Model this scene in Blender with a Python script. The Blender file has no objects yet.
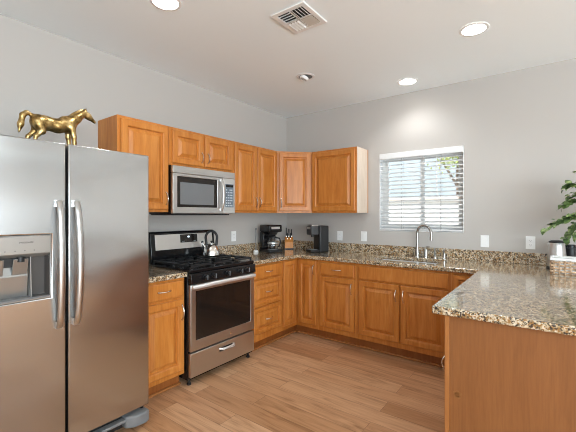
import bpy, bmesh, math, random
from mathutils import Vector, Matrix
random.seed(7)
S = bpy.context.scene
C = S.collection
PI = math.pi

# ------------------------------------------------------------------ camera, world, light, exposure
cam_d = bpy.data.cameras.new('camera'); cam = bpy.data.objects.new('camera', cam_d); C.objects.link(cam)
cam.location = (2.942, -3.8753, 1.3613)
cam.rotation_euler = (PI/2, 0, 0.6452)
cam_d.sensor_width = 36; cam_d.lens = 351.12/576*36
cam_d.shift_y = -1.284/576
cam_d.clip_start = 0.05
S.camera = cam

S.view_settings.view_transform = 'Standard'
S.view_settings.look = 'None'
S.view_settings.gamma = 1.0
S.view_settings.exposure = 0.3
S.cycles.filter_width = 1.0
S.view_settings.use_curve_mapping = False

w = bpy.data.worlds.new('world'); S.world = w; w.use_nodes = True
bg = w.node_tree.nodes['Background']
bg.inputs['Color'].default_value = (0.80, 0.90, 1.0, 1); bg.inputs['Strength'].default_value = 2.0

def lamp(name, kind, loc, rot, energy, color=(1, 1, 1), **kw):
    d = bpy.data.lights.new(name, kind); d.energy = energy; d.color = color
    for k, v in kw.items(): setattr(d, k, v)
    o = bpy.data.objects.new(name, d); C.objects.link(o); o.location = loc; o.rotation_euler = rot
    return o

lamp('sun', 'SUN', (0, 0, 6), (math.radians(32), 0, math.radians(-14)), 6.5, (1, .96, .9), angle=0.01)
# daylight standing in the big openings of the living area behind and beside the camera
lamp('daylight_front', 'AREA', (6.0, -7.45, 1.25), (PI/2+1.2, 0, 0), 210, (.79, .925, 1.0), shape='RECTANGLE', size=3.6, size_y=2.2)
lamp('daylight_right', 'AREA', (7.95, -5.0, 1.25), (PI/2+1.15, 0, PI/2), 450, (.79, .925, 1.0), shape='RECTANGLE', size=3.4, size_y=2.2)

# ------------------------------------------------------------------ helpers
class MB:
    def __init__(self): self.bm = bmesh.new(); self.M = None
    def add(self, verts, faces):
        vs = [self.bm.verts.new(self.M @ Vector(v) if self.M else v) for v in verts]
        out = []
        for f in faces:
            try: out.append(self.bm.faces.new([vs[i] for i in f]))
            except ValueError: pass
        return out
    def box(self, a, b):
        x0, y0, z0 = (min(a[i], b[i]) for i in range(3)); x1, y1, z1 = (max(a[i], b[i]) for i in range(3))
        self.add([(x0,y0,z0),(x1,y0,z0),(x1,y1,z0),(x0,y1,z0),(x0,y0,z1),(x1,y0,z1),(x1,y1,z1),(x0,y1,z1)],
                 [(0,3,2,1),(4,5,6,7),(0,1,5,4),(1,2,6,5),(2,3,7,6),(3,0,4,7)])
        return self
    def prism(self, poly, a, b, axis='z'):
        n = len(poly)
        def P(p, t):
            return {'z': (p[0], p[1], t), 'y': (p[0], t, p[1]), 'x': (t, p[0], p[1])}[axis]
        v = [P(p, a) for p in poly] + [P(p, b) for p in poly]
        self.add(v, [tuple(range(n))[::-1], tuple(range(n, 2*n))] + [(i, (i+1) % n, n+(i+1) % n, n+i) for i in range(n)])
        return self
    def lathe(self, prof, c=(0, 0, 0), n=24, axis=None, cap=True):
        c = Vector(c); R = Matrix.Identity(3)
        if axis is not None: R = Vector((0, 0, 1)).rotation_difference(Vector(axis)).to_matrix()
        vs = []
        for r, z in prof:
            for k in range(n):
                t = 2*PI*k/n
                vs.append(c + R @ Vector((r*math.cos(t), r*math.sin(t), z)))
        fs = []
        for i in range(len(prof)-1):
            for k in range(n):
                fs.append((i*n+k, i*n+(k+1) % n, (i+1)*n+(k+1) % n, (i+1)*n+k))
        if cap:
            fs.append(tuple(range(n))[::-1]); m = (len(prof)-1)*n; fs.append(tuple(range(m, m+n)))
        self.add(vs, fs); return self
    def cyl(self, p0, p1, r, n=16, r1=None):
        p0 = Vector(p0); p1 = Vector(p1); d = p1-p0
        return self.lathe([(r, 0), (r if r1 is None else r1, d.length)], p0, n, d)
    def tube(self, path, r, n=10, flat=None, closed=False):
        """r a number or a list; flat=(a, b, up): an elliptical section"""
        pts = [Vector(p) for p in path]; m = len(pts); vs = []
        prev = None
        for i, p in enumerate(pts):
            if closed: t = pts[(i+1) % m]-pts[i-1]
            else: t = pts[min(i+1, m-1)]-pts[max(i-1, 0)]
            t.normalize()
            ref = Vector(flat[2]) if flat else (prev if prev is not None else (Vector((0, 0, 1)) if abs(t.z) < .9 else Vector((1, 0, 0))))
            s = (ref - t*ref.dot(t)).normalized(); b = t.cross(s); prev = s
            rr = r[i] if isinstance(r, (list, tuple)) else r
            ra, rb = (flat[0], flat[1]) if flat else (rr, rr)
            for k in range(n):
                a = 2*PI*k/n
                vs.append(p + s*(ra*math.cos(a)) + b*(rb*math.sin(a)))
        fs = []
        for i in range(m if closed else m-1):
            j = (i+1) % m
            for k in range(n): fs.append((i*n+k, i*n+(k+1) % n, j*n+(k+1) % n, j*n+k))
        if not closed: fs += [tuple(range(n))[::-1], tuple(range((m-1)*n, m*n))]
        self.add(vs, fs); return self
    def cells(self, us, vs, holes, n0, n1, axis='z'):
        """a slab on a grid of cuts with some cells left out; axis = the direction of its thickness"""
        H = set(holes); nu, nv = len(us)-1, len(vs)-1
        inn = lambda i, j: 0 <= i < nu and 0 <= j < nv and (i, j) not in H
        def P(u, v, n): return {'z': (u, v, n), 'y': (u, n, v), 'x': (n, u, v)}[axis]
        idx = {}; V = []; F = []
        def g(i, j, k):
            if (i, j, k) not in idx: idx[(i, j, k)] = len(V); V.append(P(us[i], vs[j], (n0, n1)[k]))
            return idx[(i, j, k)]
        for i in range(nu):
            for j in range(nv):
                if not inn(i, j): continue
                F.append((g(i,j,0), g(i,j+1,0), g(i+1,j+1,0), g(i+1,j,0)))
                F.append((g(i,j,1), g(i+1,j,1), g(i+1,j+1,1), g(i,j+1,1)))
                if not inn(i-1, j): F.append((g(i,j,0), g(i,j,1), g(i,j+1,1), g(i,j+1,0)))
                if not inn(i+1, j): F.append((g(i+1,j,0), g(i+1,j+1,0), g(i+1,j+1,1), g(i+1,j,1)))
                if not inn(i, j-1): F.append((g(i,j,0), g(i+1,j,0), g(i+1,j,1), g(i,j,1)))
                if not inn(i, j+1): F.append((g(i,j+1,0), g(i,j+1,1), g(i+1,j+1,1), g(i+1,j+1,0)))
        self.add(V, F); return self

def world_of(o):
    L = Vector((0, 0, 0))
    while o is not None: L = L + o.location; o = o.parent
    return L

def obj(name, mb, m, parent=None, bevel=0, smooth=False, loc=None, seg=2):
    """ONE mesh object from geometry given in world coordinates"""
    bm = mb.bm
    L = world_of(parent) if parent else Vector(loc or (0, 0, 0))
    if bevel: bmesh.ops.remove_doubles(bm, verts=bm.verts, dist=1e-5)
    bmesh.ops.recalc_face_normals(bm, faces=bm.faces)
    bmesh.ops.translate(bm, verts=bm.verts, vec=-L)
    me = bpy.data.meshes.new(name); bm.to_mesh(me); bm.free()
    me.materials.append(m)
    if smooth or bevel:
        for p in me.polygons: p.use_smooth = True
        me.set_sharp_from_angle(angle=math.radians(35))
    o = bpy.data.objects.new(name, me); C.objects.link(o)
    if parent: o.parent = parent
    else: o.location = L
    if bevel:
        md = o.modifiers.new('edge', 'BEVEL'); md.width = bevel; md.segments = seg; md.limit_method = 'ANGLE'; md.angle_limit = math.radians(40)
        md.harden_normals = False
    return o

def thing(name, loc, label, cat, group=None):
    o = bpy.data.objects.new(name, None); C.objects.link(o); o.location = loc; o.empty_display_size = .1
    return tag(o, label, cat, group)
def tag(o, label, cat, group=None):
    o['label'] = label; o['category'] = cat
    if group: o['group'] = group
    return o
def struct(name, mb, m, **k):
    o = obj(name, mb, m, **k)
    o['kind'] = 'structure'
    return o
def dup(root, loc, label, group=None):
    r = root.copy(); C.objects.link(r); r.location = loc; r['label'] = label
    if group: r['group'] = group
    for ch in list(root.children):
        c = ch.copy(); C.objects.link(c); c.parent = r
        for g in ch.children:
            d = g.copy(); C.objects.link(d); d.parent = c
    return r

# ------------------------------------------------------------------ materials
def mat(name, color, rough=.5, metal=0.0, spec=.5, **kw):
    m = bpy.data.materials.new(name); m.use_nodes = True
    b = m.node_tree.nodes['Principled BSDF']
    b.inputs['Base Color'].default_value = (*color, 1); b.inputs['Roughness'].default_value = rough
    b.inputs['Metallic'].default_value = metal; b.inputs['Specular IOR Level'].default_value = spec
    for k, v in kw.items(): b.inputs[k].default_value = v
    return m
def nodes(m): return m.node_tree.nodes, m.node_tree.links, m.node_tree.nodes['Principled BSDF']
def texco(m, scale=(1, 1, 1), rnd=False, kind='Object', rot=(0, 0, 0)):
    N, L, b = nodes(m)
    t = N.new('ShaderNodeTexCoord'); mp = N.new('ShaderNodeMapping'); mp.inputs['Scale'].default_value = scale; mp.inputs['Rotation'].default_value = rot
    if rnd:
        oi = N.new('ShaderNodeObjectInfo'); mu = N.new('ShaderNodeVectorMath'); mu.operation = 'SCALE'
        cx = N.new('ShaderNodeCombineXYZ')
        for i in range(3): L.new(oi.outputs['Random'], cx.inputs[i])
        L.new(cx.outputs[0], mu.inputs[0]); mu.inputs['Scale'].default_value = 7.0
        ad = N.new('ShaderNodeVectorMath'); L.new(t.outputs[kind], ad.inputs[0]); L.new(mu.outputs[0], ad.inputs[1])
        L.new(ad.outputs[0], mp.inputs['Vector'])
    else: L.new(t.outputs[kind], mp.inputs['Vector'])
    return mp.outputs[0]
def ramp(m, fac, stops, interp='LINEAR'):
    N, L, b = nodes(m); r = N.new('ShaderNodeValToRGB'); e = r.color_ramp.elements
    r.color_ramp.interpolation = interp
    while len(e) < len(stops): e.new(.5)
    for i, (p, c) in enumerate(stops): e[i].position = p; e[i].color = (*c, 1)
    L.new(fac, r.inputs[0]); return r.outputs[0]
def noise(m, vec, scale, detail=4, rough=.55, dist=0):
    N, L, b = nodes(m); n = N.new('ShaderNodeTexNoise'); n.inputs['Scale'].default_value = scale
    n.inputs['Detail'].default_value = detail; n.inputs['Roughness'].default_value = rough; n.inputs['Distortion'].default_value = dist
    L.new(vec, n.inputs['Vector']); return n.outputs['Fac']
def mix(m, a, bb, fac, mode='MIX'):
    N, L, b = nodes(m); x = N.new('ShaderNodeMix'); x.data_type = 'RGBA'; x.blend_type = mode
    for s, v in ((x.inputs['Factor'], fac), (x.inputs['A'], a), (x.inputs['B'], bb)):
        if isinstance(v, (int, float)): s.default_value = v
        elif isinstance(v, tuple): s.default_value = (*v, 1)
        else: L.new(v, s)
    return x.outputs['Result']
def bump(m, h, strength=.1, dist=.01):
    N, L, b = nodes(m); u = N.new('ShaderNodeBump'); u.inputs['Strength'].default_value = strength; u.inputs['Distance'].default_value = dist
    L.new(h, u.inputs['Height']); L.new(u.outputs[0], b.inputs['Normal'])
def setcol(m, c): N, L, b = nodes(m); L.new(c, b.inputs['Base Color'])

def wood(name, c0, c1, c2, rough=.38):
    m = mat(name, c1, rough, spec=.42)
    v = texco(m, (9, 9, 1.1), rnd=True)
    g = noise(m, v, 2.2, 5, .6, .6)
    v2 = texco(m, (60, 60, 3.0), rnd=True)
    f = noise(m, v2, 2.0, 3, .6)
    c = ramp(m, g, [(.3, c0), (.52, c1), (.72, c2)])
    c = mix(m, c, ramp(m, f, [(.35, (.72, .66, .6)), (.6, (1, 1, 1))]), .35, 'MULTIPLY')
    setcol(m, c)
    return m
M = {}
M['maple'] = wood('honey maple', (.455, .145, .021), (.548, .197, .035), (.615, .25, .057), .38)
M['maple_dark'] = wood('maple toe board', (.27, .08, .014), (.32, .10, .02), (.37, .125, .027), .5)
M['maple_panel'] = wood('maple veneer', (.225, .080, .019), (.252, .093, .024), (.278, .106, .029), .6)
M['maple_stile'] = wood('maple stile', (.34, .125, .03), (.39, .15, .04), (.44, .175, .05), .5)
M['maple_side_glare'] = wood('maple side with window glare', (.66, .53, .42), (.70, .57, .46), (.74, .62, .51), .3)  # paleness is window glare put into the wood colour

m = M['wall'] = mat('painted wall', (.49, .460, .430), .75, spec=.2)
bump(m, noise(m, texco(m), 140, 2), .03, .003)
m = M['ceiling'] = mat('painted ceiling', (.895, .955, .985), .85, spec=.15)
bump(m, noise(m, texco(m), 90, 2), .03, .003)
M['white'] = mat('white trim paint', (.82, .82, .81), .4)
M['plastic_white'] = mat('white plastic', (.85, .85, .84), .35)
M['cord'] = mat('grey cord', (.40, .40, .40), .7)
M['blind'] = mat('white blind vinyl', (.74, .74, .735), .45)
M['plastic_grey'] = mat('grey socket plastic', (.32, .32, .32), .4)

# floor planks
m = M['floor'] = mat('oak plank floor', (.4, .25, .15), .42, spec=.35)
N, L, b = nodes(m)
v = texco(m)
bk = N.new('ShaderNodeTexBrick'); L.new(v, bk.inputs['Vector'])
bk.inputs['Scale'].default_value = 1.0; bk.inputs['Brick Width'].default_value = 1.22; bk.inputs['Row Height'].default_value = .155
bk.inputs['Mortar Size'].default_value = .0012; bk.inputs['Mortar Smooth'].default_value = .2; bk.offset = .37; bk.offset_frequency = 2
bk.inputs['Color1'].default_value = (0, 0, 0, 1); bk.inputs['Color2'].default_value = (1, 1, 1, 1); bk.inputs['Mortar'].default_value = (.5, .5, .5, 1)
base = ramp(m, bk.outputs['Color'], [(0, (.46, .24, .118)), (.35, (.545, .30, .16)), (.7, (.585, .335, .185)), (1, (.63, .385, .228))])
sep = N.new('ShaderNodeVectorMath'); sep.operation = 'MULTIPLY_ADD'; L.new(bk.outputs['Color'], sep.inputs[0]); sep.inputs[1].default_value = (5, 9, 0); L.new(v, sep.inputs[2])
mp = N.new('ShaderNodeMapping'); mp.inputs['Scale'].default_value = (1.0, 11, 1); L.new(sep.outputs[0], mp.inputs['Vector'])
g1 = noise(m, mp.outputs[0], 2.0, 6, .62, 1.2)
mp2 = N.new('ShaderNodeMapping'); mp2.inputs['Scale'].default_value = (2.2, 55, 1); L.new(sep.outputs[0], mp2.inputs['Vector'])
g2 = noise(m, mp2.outputs[0], 1.5, 4, .6)
c = mix(m, base, ramp(m, g1, [(.30, (.55, .47, .39)), (.47, (.90, .87, .83)), (.62, (1.05, 1.05, 1.05))]), .9, 'MULTIPLY')
c = mix(m, c, ramp(m, g2, [(.3, (.75, .71, .66)), (.6, (1, 1, 1))]), .3, 'MULTIPLY')
c = mix(m, c, (.16, .085, .045), bk.outputs['Fac'])
setcol(m, c)
bump(m, g2, .05, .004)

# granite
m = M['granite'] = mat('speckled granite', (.5, .4, .28), .12, spec=.5, **{'Coat Weight': .8, 'Coat IOR': 1.6, 'Coat Roughness': .10})
v = texco(m, kind='Object')
N, L, b = nodes(m)
n1 = noise(m, v, 34, 5, .65, .8)
c = ramp(m, n1, [(.30, (.17, .095, .045)), (.43, (.44, .32, .18)), (.55, (.66, .545, .39)), (.70, (.78, .70, .57))])
n2 = noise(m, v, 85, 4, .7, .3)
c = mix(m, c, (.032, .026, .022), ramp(m, n2, [(.50, (0, 0, 0)), (.54, (1, 1, 1))]))
vo = N.new('ShaderNodeTexVoronoi'); vo.inputs['Scale'].default_value = 150; L.new(v, vo.inputs['Vector'])
sv = N.new('ShaderNodeSeparateColor'); L.new(vo.outputs['Color'], sv.inputs[0])
c = mix(m, c, (.62, .54, .42), ramp(m, sv.outputs[0], [(.90, (0, 0, 0)), (.92, (1, 1, 1))]))
c = mix(m, c, (.30, .155, .055), ramp(m, sv.outputs[1], [(.80, (0, 0, 0)), (.82, (1, 1, 1))]))
n3 = noise(m, v, 9, 3, .6, .5)
c = mix(m, c, (.10, .06, .03), ramp(m, n3, [(.60, (0, 0, 0)), (.72, (.75, .75, .75))]))
setcol(m, c)

def steel(name, col, rough, wavy=0.0, brushed=True, ax=(400, 400, 3), aniso=0):
    m = mat(name, col, rough, 1.0)
    N, L, b = nodes(m)
    if aniso:
        b.inputs['Anisotropic'].default_value = aniso
        tg = N.new('ShaderNodeTangent'); tg.direction_type = 'RADIAL'; tg.axis = 'Z'; L.new(tg.outputs[0], b.inputs['Tangent'])
    h = None
    if wavy:
        u = N.new('ShaderNodeBump'); u.inputs['Strength'].default_value = wavy; u.inputs['Distance'].default_value = .05
        L.new(noise(m, texco(m, (1, 1.3, 1.6)), 1.7, 1, .4), u.inputs['Height']); L.new(u.outputs[0], b.inputs['Normal'])
    if brushed:
        r = noise(m, texco(m, ax), 1.0, 2)
        mr = N.new('ShaderNodeMapRange'); L.new(r, mr.inputs[0]); mr.inputs['To Min'].default_value = rough*.85; mr.inputs['To Max'].default_value = rough*1.2
        L.new(mr.outputs[0], b.inputs['Roughness'])
    return m
M['steel_door'] = steel('brushed steel door', (.49, .487, .48), .21, .30, False, aniso=.8)
M['steel'] = steel('brushed steel', (.62, .615, .605), .32, 0, False)
M['steel_panel'] = steel('bright steel', (.78, .78, .77), .30, 0, False)
M['chrome'] = mat('polished steel', (.80, .78, .75), .20, 1.0)
M['nickel'] = mat('satin nickel', (.68, .62, .54), .25, 1.0)
M['strap'] = mat('bright satin steel', (.80, .80, .79), .38, .6)
M['handle_metal'] = mat('satin handle steel', (.56, .555, .545), .30, 1.0)
M['faucet'] = mat('brushed nickel tap', (.50, .49, .47), .25, 1.0)
M['pale_steel'] = mat('light grey panel', (.42, .405, .38), .30, .55)
M['black'] = mat('black enamel', (.007, .007, .008), .16, spec=.4)
M['black_matte'] = mat('black plastic', (.012, .012, .013), .45)
M['iron'] = mat('cast iron', (.014, .015, .017), .42, spec=.4)
M['black_glass'] = mat('black glass', (.014, .010, .008), .06, spec=.5)
M['mesh_glass'] = mat('grey microwave window', (.16, .165, .17), .16)
M['keypad'] = mat('keypad ink', (.13, .17, .21), .3)
M['key'] = mat('keypad print', (.55, .60, .64), .4)
M['dark_grey'] = mat('dark grey plastic', (.045, .045, .048), .45)
M['mid_grey'] = mat('grey plastic', (.17, .175, .18), .4)
M['gold'] = mat('antique gold', (.62, .40, .12), .36, 1.0)
m = M['gold']; n = noise(m, texco(m), 26, 4); setcol(m, ramp(m, n, [(.36, (.20, .125, .045)), (.5, (.45, .30, .115)), (.64, (.66, .49, .23))]))
M['block'] = wood('orange knife block wood', (.58, .20, .035), (.66, .25, .05), (.72, .30, .07))
M['recess_steel'] = mat('grey recess steel', (.36, .36, .35), .28, .8)
M['sink_steel'] = mat('satin sink steel', (.74, .75, .76), .42, .55)
M['shaded_lining'] = mat('shaded recess plastic', (.075, .066, .06), .5)  # overhang shade put into the colour of the recess sides
M['glass'] = mat('clear glass', (1, 1, 1), .02, **{'Transmission Weight': 1.0, 'IOR': 1.45})
m = M['pane'] = bpy.data.materials.new('window pane'); m.use_nodes = True
N = m.node_tree.nodes; L = m.node_tree.links; N.clear()
o_ = N.new('ShaderNodeOutputMaterial'); mx = N.new('ShaderNodeMixShader'); tr = N.new('ShaderNodeBsdfTransparent'); gl = N.new('ShaderNodeBsdfGlossy'); gl.inputs['Roughness'].default_value = .02
fr = N.new('ShaderNodeFresnel'); fr.inputs['IOR'].default_value = 1.45
tr.inputs['Color'].default_value = (.94, .96, .96, 1)
L.new(fr.outputs[0], mx.inputs[0]); L.new(tr.outputs[0], mx.inputs[1]); L.new(gl.outputs[0], mx.inputs[2]); L.new(mx.outputs[0], o_.inputs[0])
M['cloth'] = mat('white cloth', (.86, .85, .83), .8)
m = M['wicker'] = mat('woven straw', (.52, .34, .20), .6)
setcol(m, ramp(m, noise(m, texco(m), 60, 3), [(.35, (.33, .19, .10)), (.55, (.55, .38, .24)), (.7, (.70, .54, .38))]))
m = M['leaf'] = mat('green leaf', (.10, .22, .05), .4)
setcol(m, ramp(m, noise(m, texco(m), 22, 3), [(.35, (.04, .085, .022)), (.52, (.14, .22, .06)), (.68, (.40, .48, .22))]))
M['stem'] = mat('brown stem', (.10, .075, .04), .7)
m = M['tree_leaf'] = mat('tree leaf', (.45, .52, .12), .6)
setcol(m, ramp(m, noise(m, texco(m), 3, 2), [(.35, (.22, .30, .07)), (.65, (.60, .62, .22))]))
M['bark'] = mat('bark', (.16, .11, .08), .8)
M['stucco'] = mat('pale stucco', (.80, .77, .73), .9)
M['cap'] = mat('tan cap', (.60, .50, .42), .8)
M['house'] = mat('grey blue siding', (.33, .38, .42), .8)
M['roof'] = mat('grey roof', (.20, .20, .21), .9)
M['ground'] = mat('gravel yard', (.55, .50, .44), .95)
M['lamp_off'] = mat('lamp reflector', (.62, .62, .62), .3)
M['duct'] = mat('dark duct', (.02, .018, .016), .8)
M['beige'] = mat('beige louver', (.50, .44, .37), .5)
def emit(name, col, s):
    m = mat(name, col, .5); b = m.node_tree.nodes['Principled BSDF']
    b.inputs['Emission Color'].default_value = (*col, 1); b.inputs['Emission Strength'].default_value = s; return m
M['diffuser'] = emit('lit diffuser', (1, .97, .92), 14)
M['digits'] = emit('lit digits', (.75, .9, 1), 2.5)
M['ink'] = mat('grey ink', (.06, .06, .06), .5)

# ------------------------------------------------------------------ the room
H = 2.70
X1, Y0 = 8.0, -7.5
struct('floor', MB().box((-.15, Y0-.15, -.12), (X1+.15, .15, 0)), M['floor'])
struct('ceiling', MB().box((-.15, Y0-.15, H), (X1+.15, .15, H+.25)), M['ceiling'])
struct('wall_left', MB().box((-.15, Y0, 0), (0, .15, H)), M['wall'])
WX0, WX1, WZ0, WZ1 = 1.348, 2.232, 1.178, 2.058
mb = MB().cells([0, WX0, WX1, X1], [0, WZ0, WZ1, H], [(1, 1)], 0, .15, 'y')
struct('wall_back', mb, M['wall'])
struct('wall_right', MB().cells([Y0, -6.8, -3.2, .15], [0, .02, 2.4, H], [(1, 1)], X1, X1+.15, 'x'), M['wall'])
struct('wall_front', MB().cells([-.15, 4.1, 7.9, X1+.15], [0, .02, 2.4, H], [(1, 1)], Y0-.15, Y0, 'y'), M['wall'])

# exterior beyond the kitchen window
struct('ground', MB().box((-9, .15, -.12), (14, 16, -.06)), M['ground'])
t = thing('garden_wall', (1.2, 2.65, -.06), 'pale stucco garden wall seen through the window blind', 'wall')
obj('wall_body', MB().box((-4, 2.6, -.06), (7, 2.78, 1.60)), M['stucco'], t)
obj('coping', MB().box((-4, 2.56, 1.60), (7, 2.82, 1.665)), M['cap'], t, .01)
t = thing('neighbour_house', (0, 7, -.06), 'grey blue neighbouring house behind the garden wall', 'house')
obj('siding', MB().box((-9, 7, -.06), (4.2, 11, 4.6)), M['house'], t)
obj('house_roof', MB().prism([(6.5, 4.6), (11.5, 4.6), (9.0, 6.0)], -9.5, 4.7, 'x'), M['roof'], t)
t = thing('garden_tree', (1.28, 4.6, -.06), 'leafy yellow green tree outside the window top right', 'tree')
mb = MB().tube([(1.28, 4.6, -.06), (1.30, 4.6, 1.2), (1.25, 4.62, 2.2), (1.3, 4.6, 3.0)], [.045, .04, .03, .015], 10)
mb.tube([(1.26, 4.6, 2.0), (1.0, 4.5, 2.5), (.85, 4.5, 2.8)], [.03, .02, .012], 8).tube([(1.25, 4.62, 2.1), (1.55, 4.7, 2.6), (1.7, 4.6, 2.9)], [.03, .02, .012], 8)
obj('trunk', mb, M['bark'], t, smooth=True)
mb = MB()
for i in range(900):
    c = Vector(random.choice([(1.3, 4.6, 2.75), (1.05, 4.55, 2.6), (1.6, 4.65, 2.65), (1.35, 4.6, 3.05)]))
    p = c + Vector((random.gauss(0, .17), random.gauss(0, .17), random.gauss(0, .17)))
    mb.M = Matrix.Translation(p) @ Matrix.Rotation(random.uniform(0, 6.3), 4, 'Z') @ Matrix.Rotation(random.uniform(-1, 1), 4, 'X')
    mb.add([(0, -.05, 0), (.022, 0, .008), (0, .05, 0), (-.022, 0, .008)], [(0, 1, 2), (0, 2, 3)])
obj('leaves', mb, M['tree_leaf'], t)

# window_1: vinyl slider set back in the drywall opening
fy0, fy1 = .085, .13
mb = MB().cells([WX0, WX0+.04, WX1-.04, WX1], [WZ0, WZ0+.045, WZ1-.04, WZ1], [(1, 1)], fy0, fy1, 'y')
mb.cells([WX0+.0005, WX0+.006, WX1-.006, WX1-.0005], [WZ0+.0005, WZ0+.006, WZ1-.006, WZ1-.0005], [(1, 1)], -.003, .0845, 'y')
win = struct('window_1', mb, M['white'], bevel=.003, loc=(WX0, .1, WZ0))
xm = (WX0+WX1)/2+.005
a = obj('sash', MB().cells([WX0+.03, WX0+.07, xm-.015, xm+.028], [WZ0+.035, WZ0+.08, WZ1-.075, WZ1-.03], [(1, 1)], .094, .112, 'y'), M['white'], win, .002)
obj('pane', MB().box((WX0+.068, .102, WZ0+.078), (xm-.013, .105, WZ1-.073)), M['pane'], a)
a = obj('sash', MB().cells([xm-.02, xm+.02, WX1-.07, WX1-.03], [WZ0+.035, WZ0+.08, WZ1-.075, WZ1-.03], [(1, 1)], .1125, .128, 'y'), M['white'], win, .002)
obj('pane', MB().box((xm+.018, .119, WZ0+.078), (WX1-.068, .122, WZ1-.073)), M['pane'], a)

# blind hung inside the opening
bl = thing('window_blind', ((WX0+WX1)/2, .03, WZ1-.06), 'white horizontal slat blind hung inside the window opening', 'blind')
obj('valance', MB().box((WX0+.004, -.016, WZ1-.066), (WX1-.004, .0, WZ1-.004)), M['blind'], bl, .003)
obj('headrail', MB().box((WX0+.006, .001, WZ1-.05), (WX1-.006, .055, WZ1-.003)), M['blind'], bl)
mb = MB()
nsl = 17; ztop, zbot = WZ1-.092, WZ0+.062
for i in range(nsl):
    z = ztop+(zbot-ztop)*i/(nsl-1)
    mb.M = Matrix.Translation((0, .029, z)) @ Matrix.Rotation(math.radians(24), 4, 'X')
    pr = [(-.025, -.0012), (-.012, .0008), (0, .0016), (.012, .0008), (.025, -.0012), (.025, .0014), (.012, .0034), (0, .0042), (-.012, .0034), (-.025, .0014)]
    mb.prism(pr, WX0+.008, WX1-.008, 'x')
mb.M = None
obj('slats', mb, M['blind'], bl, smooth=True)
obj('bottom_rail', MB().box((WX0+.008, .004, WZ0+.012), (WX1-.008, .054, WZ0+.03)), M['blind'], bl, .003)
for k, fx in enumerate((.29, .55, .75)):
    x = WX0+(WX1-WX0)*fx
    mb = MB()
    for yy in (.0025, .0555): mb.cyl((x, yy, WZ0+.02), (x, yy, WZ1-.02), .0022, 6)
    obj('ladder_cord', mb, M['cord'], bl)
mb = MB().cyl((xm+.18, -.006, WZ1-.06), (xm+.185, -.008, WZ1-.53), .004, 8)
obj('tilt_wand', mb, M['blind'], bl, smooth=True)

# unseen couch added so the refrigerator doors have something to mirror
t = thing('added_sofa', (7.4, -.9, 0), 'unseen taupe couch added for the refrigerator doors to reflect', 'added_sofa')
M['added_sofa'] = mat('taupe upholstery', (.20, .165, .14), .85)
obj('seat', MB().box((6.95, -2.1, .12), (7.75, .0-.3, .45)), M['added_sofa'], t, .05)
obj('backrest', MB().box((7.70, -2.3, .12), (7.95, -.1, 1.0)), M['added_sofa'], t, .06)
for y0, y1 in ((-2.3, -2.105), (-.295, -.1)): obj('armrest', MB().box((6.95, y0, .12), (7.69, y1, .65)), M['added_sofa'], t, .05)
for x in (7.05, 7.85):
    for y in (-2.2, -.2): obj('leg', MB().cyl((x, y, 0), (x, y, .121), .025, 12), M['stem'], t)

# quarter round along the toe boards
mb = MB().prism([(.545, -2.14), (.563, -2.14), (.563, -2.53), (.545, -2.53)], 0, .02)
mb.prism([(.545, -1.385), (.563, -1.385), (.563, -.563), (2.535, -.563), (2.535, -.545), (.545, -.545)], 0, .02)
struct('trim_1', mb, M['maple_stile'], bevel=.006)

# ------------------------------------------------------------------ cabinets
def frame_matrix(P, u):
    u = Vector((u[0], u[1], 0)).normalized(); n = Vector((u.y, -u.x, 0))
    return Matrix(((u.x, n.x, 0, P[0]), (u.y, n.y, 0, P[1]), (0, 0, 1, 0), (0, 0, 0, 1)))   # local (u, n, z)

def raised(mb, u0, u1, z0, z1, n0, t=.02, fr=.056):
    """raised panel front as nested rings"""
    rings = [(0, n0), (0, n0+t-.006), (.006, n0+t), (fr-.003, n0+t), (fr+.003, n0+t-.005), (fr+.006, n0+t-.017), (fr+.016, n0+t-.017), (fr+.042, n0+t-.002), (fr+.043, n0+t-.0005)]
    V = []; F = [(0, 1, 2, 3)]
    for i, n in rings: V += [(u0+i, n, z0+i), (u1-i, n, z0+i), (u1-i, n, z1-i), (u0+i, n, z1-i)]
    for r in range(len(rings)-1):
        for k in range(4): F.append((r*4+k, r*4+(k+1) % 4, r*4+4+(k+1) % 4, r*4+4+k))
    e = (len(rings)-1)*4; F.append((e, e+1, e+2, e+3)); mb.add(V, F)
def slab(mb, u0, u1, z0, z1, n0, t=.02):
    rings = [(0, n0), (0, n0+t-.007), (.004, n0+t-.004), (.010, n0+t)]
    V = []; F = [(0, 1, 2, 3)]
    for i, n in rings: V += [(u0+i, n, z0+i), (u1-i, n, z0+i), (u1-i, n, z1-i), (u0+i, n, z1-i)]
    for r in range(3):
        for k in range(4): F.append((r*4+k, r*4+(k+1) % 4, r*4+4+(k+1) % 4, r*4+4+k))
    F.append((12, 13, 14, 15)); mb.add(V, F)
def pull(mb, u, z, n0, vert=True, L=.105):
    pts = []; rr = []
    for i in range(11):
        t = i/10; s = (t-.5)*L; h = .006+.024*math.sin(PI*t)**.8
        pts.append((u, n0+h, z+s) if vert else (u+s, n0+h, z)); rr.append(.0042+.0016*abs(t-.5)*2)
    mb.tube(pts, rr, 8)
    for s in (-L/2, L/2):
        p = (u, n0, z+s) if vert else (u+s, n0, z)
        q = (u, n0+.009, z+s) if vert else (u+s, n0+.009, z)
        mb.cyl(p, q, .006, 10)
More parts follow.
